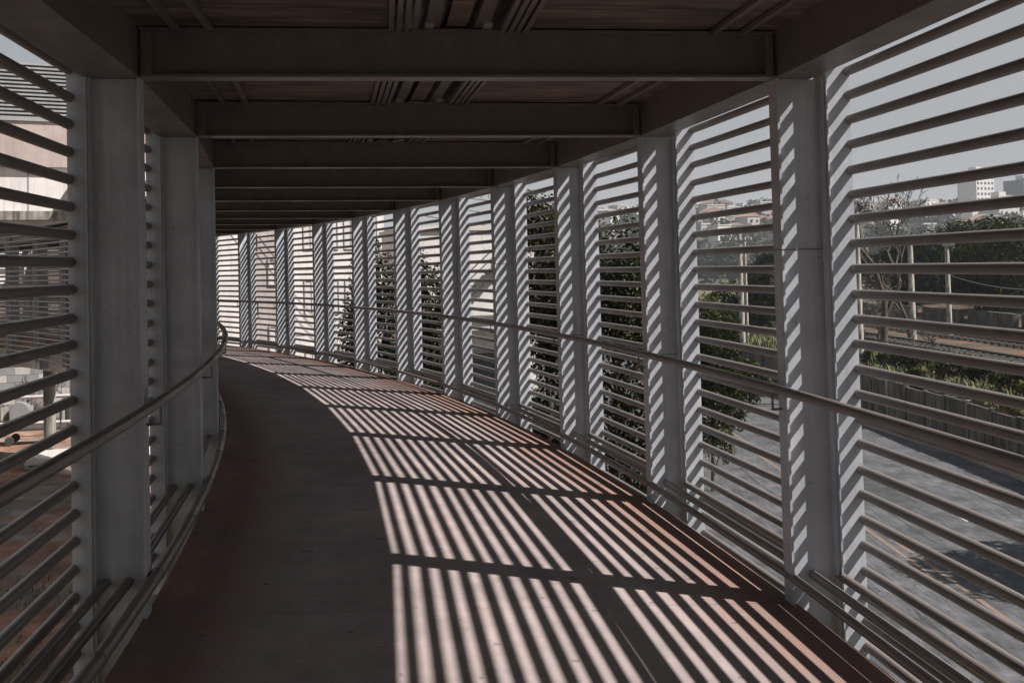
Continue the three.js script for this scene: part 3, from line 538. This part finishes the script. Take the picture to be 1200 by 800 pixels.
{ // block wall with things stored in front of it
  const t = thing('block_wall', 'pale grey concrete block wall at the back of the yard', 'wall', V(-16.6, YL, 37.2), 0.3);
  part('core', box(-5.98, 5.98, 0, 2.02, -0.2, -0.014), M.concrete, t);
  for (let j = 0; j < 8; j++) for (let i = 0; i < 24; i++) { const x = -6 + i * 0.5 + (j % 2) * 0.25; if (x > 5.6) continue; part('block', box(x + 0.006, x + 0.494, j * 0.254 + 0.006, j * 0.254 + 0.248, -0.012, rr(0, 0.012), i, j), (i * 7 + j * 5) % 3 ? M.greyWall : M.offwhite, t); }
  for (let i = 0; i < 7; i++) {
    const s = new THREE.Shape(); s.moveTo(-0.32, 0); s.lineTo(-0.3, 0.55); s.absellipse(0, 0.55, 0.3, 0.35, Math.PI, 0, true); s.lineTo(0.32, 0); s.closePath();
    const g = new THREE.ExtrudeGeometry(s, { depth: 0.22, bevelEnabled: true, bevelSize: 0.03, bevelThickness: 0.03, bevelSegments: 2 });
    const c = thing('concrete_barrier', 'round topped grey concrete barrier standing before the block wall', 'barrier', V(-18.4 + i * 0.78, YL + 0.02, 36.2 + i * 0.1), rr(0.1, 0.7), 'concrete barriers in the yard'); part('body', muv(g), i % 2 ? M.concrete : M.greyWall, c); part('foot', box(-0.42, 0.42, 0, 0.1, -0.1, 0.34), M.concrete, c);
  }
  for (const [z, y, l] of [[34.6, 0.42, 'long white pipe lying on supports in front of the concrete barriers'], [35.7, 1.15, 'white pipe running along the top of the concrete barriers']]) { const p = thing('white_pipe', l, 'pipe', V(-16, YL + y, z), 0.15); part('pipe', rod([-4, 0, 0], [3.4, 0, 0], 0.06, 0.06, 10), M.offwhite, p); for (const x of [-3.4, -1.2, 1, 3]) part('support', box(x - 0.05, x + 0.05, -y, -0.08, -0.05, 0.05), M.iron, p); }
  const k = thing('hand_cart', 'dark iron cart frame with small wheels standing on the yard soil', 'cart', V(-15.0, YL + 0.02, 33.2), 0.2);
  part('bed', merge([box(-0.9, 0.9, 0.42, 0.48, -0.4, 0.4), box(-0.9, 0.9, 0.72, 0.76, 0.36, 0.4), box(-0.9, -0.86, 0.48, 0.76, 0.36, 0.4), box(0.86, 0.9, 0.48, 0.76, 0.36, 0.4)]), M.iron, k);
  for (const [a, b] of [[-0.6, -0.38], [0.6, -0.38], [-0.6, 0.38], [0.6, 0.38]]) { const w = new THREE.CylinderGeometry(0.13, 0.13, 0.07, 14); w.rotateX(Math.PI / 2); w.translate(a, 0.13, b); part('wheel', w, M.iron, k); }
  const sl = thing('concrete_slab', 'pale concrete slab lying on the red soil of the yard', 'slab', V(-12.0, YL, 30.2), 0.3); part('top', box(-1.6, 1.6, 0, 0.16, -1.1, 1.1), M.offwhite, sl); part('edge', box(-1.62, 1.62, 0.04, 0.1, -1.12, 1.12), M.concrete, sl);
  bareTree('thin leafless climbing shrub against the block wall', [-16.4, YL, 36.4], 0.62, 0.04, 6, 0.75); bareTree('small dark leafless shrub beside the concrete barriers', [-15.2, YL, 36.1], 0.55, 0.035, 6, 0.8);
}
// ---- far hillside with houses
const hillY = (x, z) => YR - 0.3 + 40 * sm(z, 240, 760) * (0.72 + 0.35 * fbm(x * 0.004, z * 0.004, 5, 4) + 0.25 * sm(x, -200, 100) * (1 - 0.35 * sm(x, 150, 420))) + 0.6 * fbm(x * 0.05, z * 0.05, 2, 3);
structure('hills', sheet(-700, 900, 160, 200, 1300, 90, hillY, 0.05), M.hill);
const houseMats = [M.white, M.offwhite, M.white, M.pink, M.greyWall, M.beige];
const HG = {};
function house(i, x, zf, w, d, h, m, roofKind) {
  const kinds = { 0: ['white', 0], 1: ['cream', 1], 2: ['white', 2], 3: ['pink', 3], 4: ['grey', 4], 5: ['brown', 5] };
  const nm = kinds[m][0];
  const t = thing('hillside_house', `small ${nm} house ${roofKind ? 'with red pitched roof' : 'with flat roof'} on the far hillside`, 'house', V(x, hillY(x, zf) - 1, zf), rr(0.1, 0.7), `${nm} ${roofKind ? 'red roofed' : 'flat roofed'} houses on the far hillside`);
  part('wall', box(-w / 2, w / 2, 0, h, -d / 2, d / 2, i), houseMats[m], t);
  if (roofKind) { const s = new THREE.Shape(); s.moveTo(-w / 2 - 0.4, 0); s.lineTo(0, w * 0.22); s.lineTo(w / 2 + 0.4, 0); s.closePath(); const g = new THREE.ExtrudeGeometry(s, { depth: d + 0.8, bevelEnabled: false }); g.translate(0, h + 0.01, -d / 2 - 0.4); part('roof', muv(g), M.roofRed, t); }
  else part('roof', box(-w / 2 - 0.25, w / 2 + 0.25, h + 0.01, h + 0.5, -d / 2 - 0.25, d / 2 + 0.25), M.offwhite, t);
  const nf = Math.max(1, Math.floor((h - 1) / 3)), nw = Math.max(2, Math.floor(w / 3.5));
  for (let f = 0; f < nf; f++) for (let q = 0; q < nw; q++) part('window', WING, M.glass, t).position.set(-w / 2 + (q + 0.5) * w / nw, 2.4 + f * 3, d / 2);
}
const WING = box(-0.7, 0.7, -0.7, 0.7, -0.1, 0.06);
for (let i = 0; i < 170; i++) { const zf = 380 + 380 * Math.pow(rnd(), 0.7), u = rr(0.06, 0.52), m = Math.floor(rnd() * 6); house(i, u * zf, zf, rr(6, 12), rr(6, 9), rr(4, 8.5), m, rnd() < 0.14 ? 1 : 0); }
function tower(label, x, zf, w, d, h, mat, cols, floors) {
  const t = thing('apartment_tower', label, 'building', V(x, hillY(x, zf) - 1, zf), 0.45); part('wall', box(-w / 2, w / 2, 0, h, -d / 2, d / 2), mat, t); part('lift_house', box(-w / 6, w / 6, h + 0.01, h + 3, -d / 5, d / 5), M.offwhite, t); part('parapet', box(-w / 2 - 0.2, w / 2 + 0.2, h + 0.005, h + 0.9, d / 2 - 0.3, d / 2 + 0.2), mat, t);
  for (let f = 0; f < floors; f++) for (let c = 0; c < cols; c++) { part('window', WING, M.glass, t).position.set(-w / 2 + (c + 0.5) * w / cols, 2.5 + f * 3, d / 2); if (c < 3) { const q = part('window', WING, M.glass, t); q.position.set(w / 2, 2.5 + f * 3, -d / 2 + (c + 0.5) * d / 3); q.rotation.y = Math.PI / 2; } }
}
tower('tall white apartment tower rising above the far hillside', 262, 600, 14, 13, 24, M.white, 5, 7);
tower('dark grey office block beside the white tower on the far hillside', 308, 640, 17, 14, 17, M.glass, 4, 4);
tower('pale mid height block in front of the white tower', 238, 520, 14, 12, 13, M.offwhite, 4, 3);
tower('white slab block with many windows among the hillside houses', 246, 480, 18, 10, 11, M.white, 6, 3);
// trees between the houses
{ const v = []; for (let i = 0; i < 420; i++) { const zf = 250 + 500 * rnd(), x = zf * rr(0.03, 0.56); const s = rr(2, 5); v.push([x, hillY(x, zf) + s * 0.5, -zf, s * 1.3, s, s]); }
  const m = new THREE.Mesh(leaves(v, 40000, 1.3), M.leafD); m.name = 'hillside_wood'; m.userData = { kind: 'stuff', label: 'dark green tree cover between the far hillside houses', category: 'trees' }; scene.add(m); }
renderer.render(scene, camera);
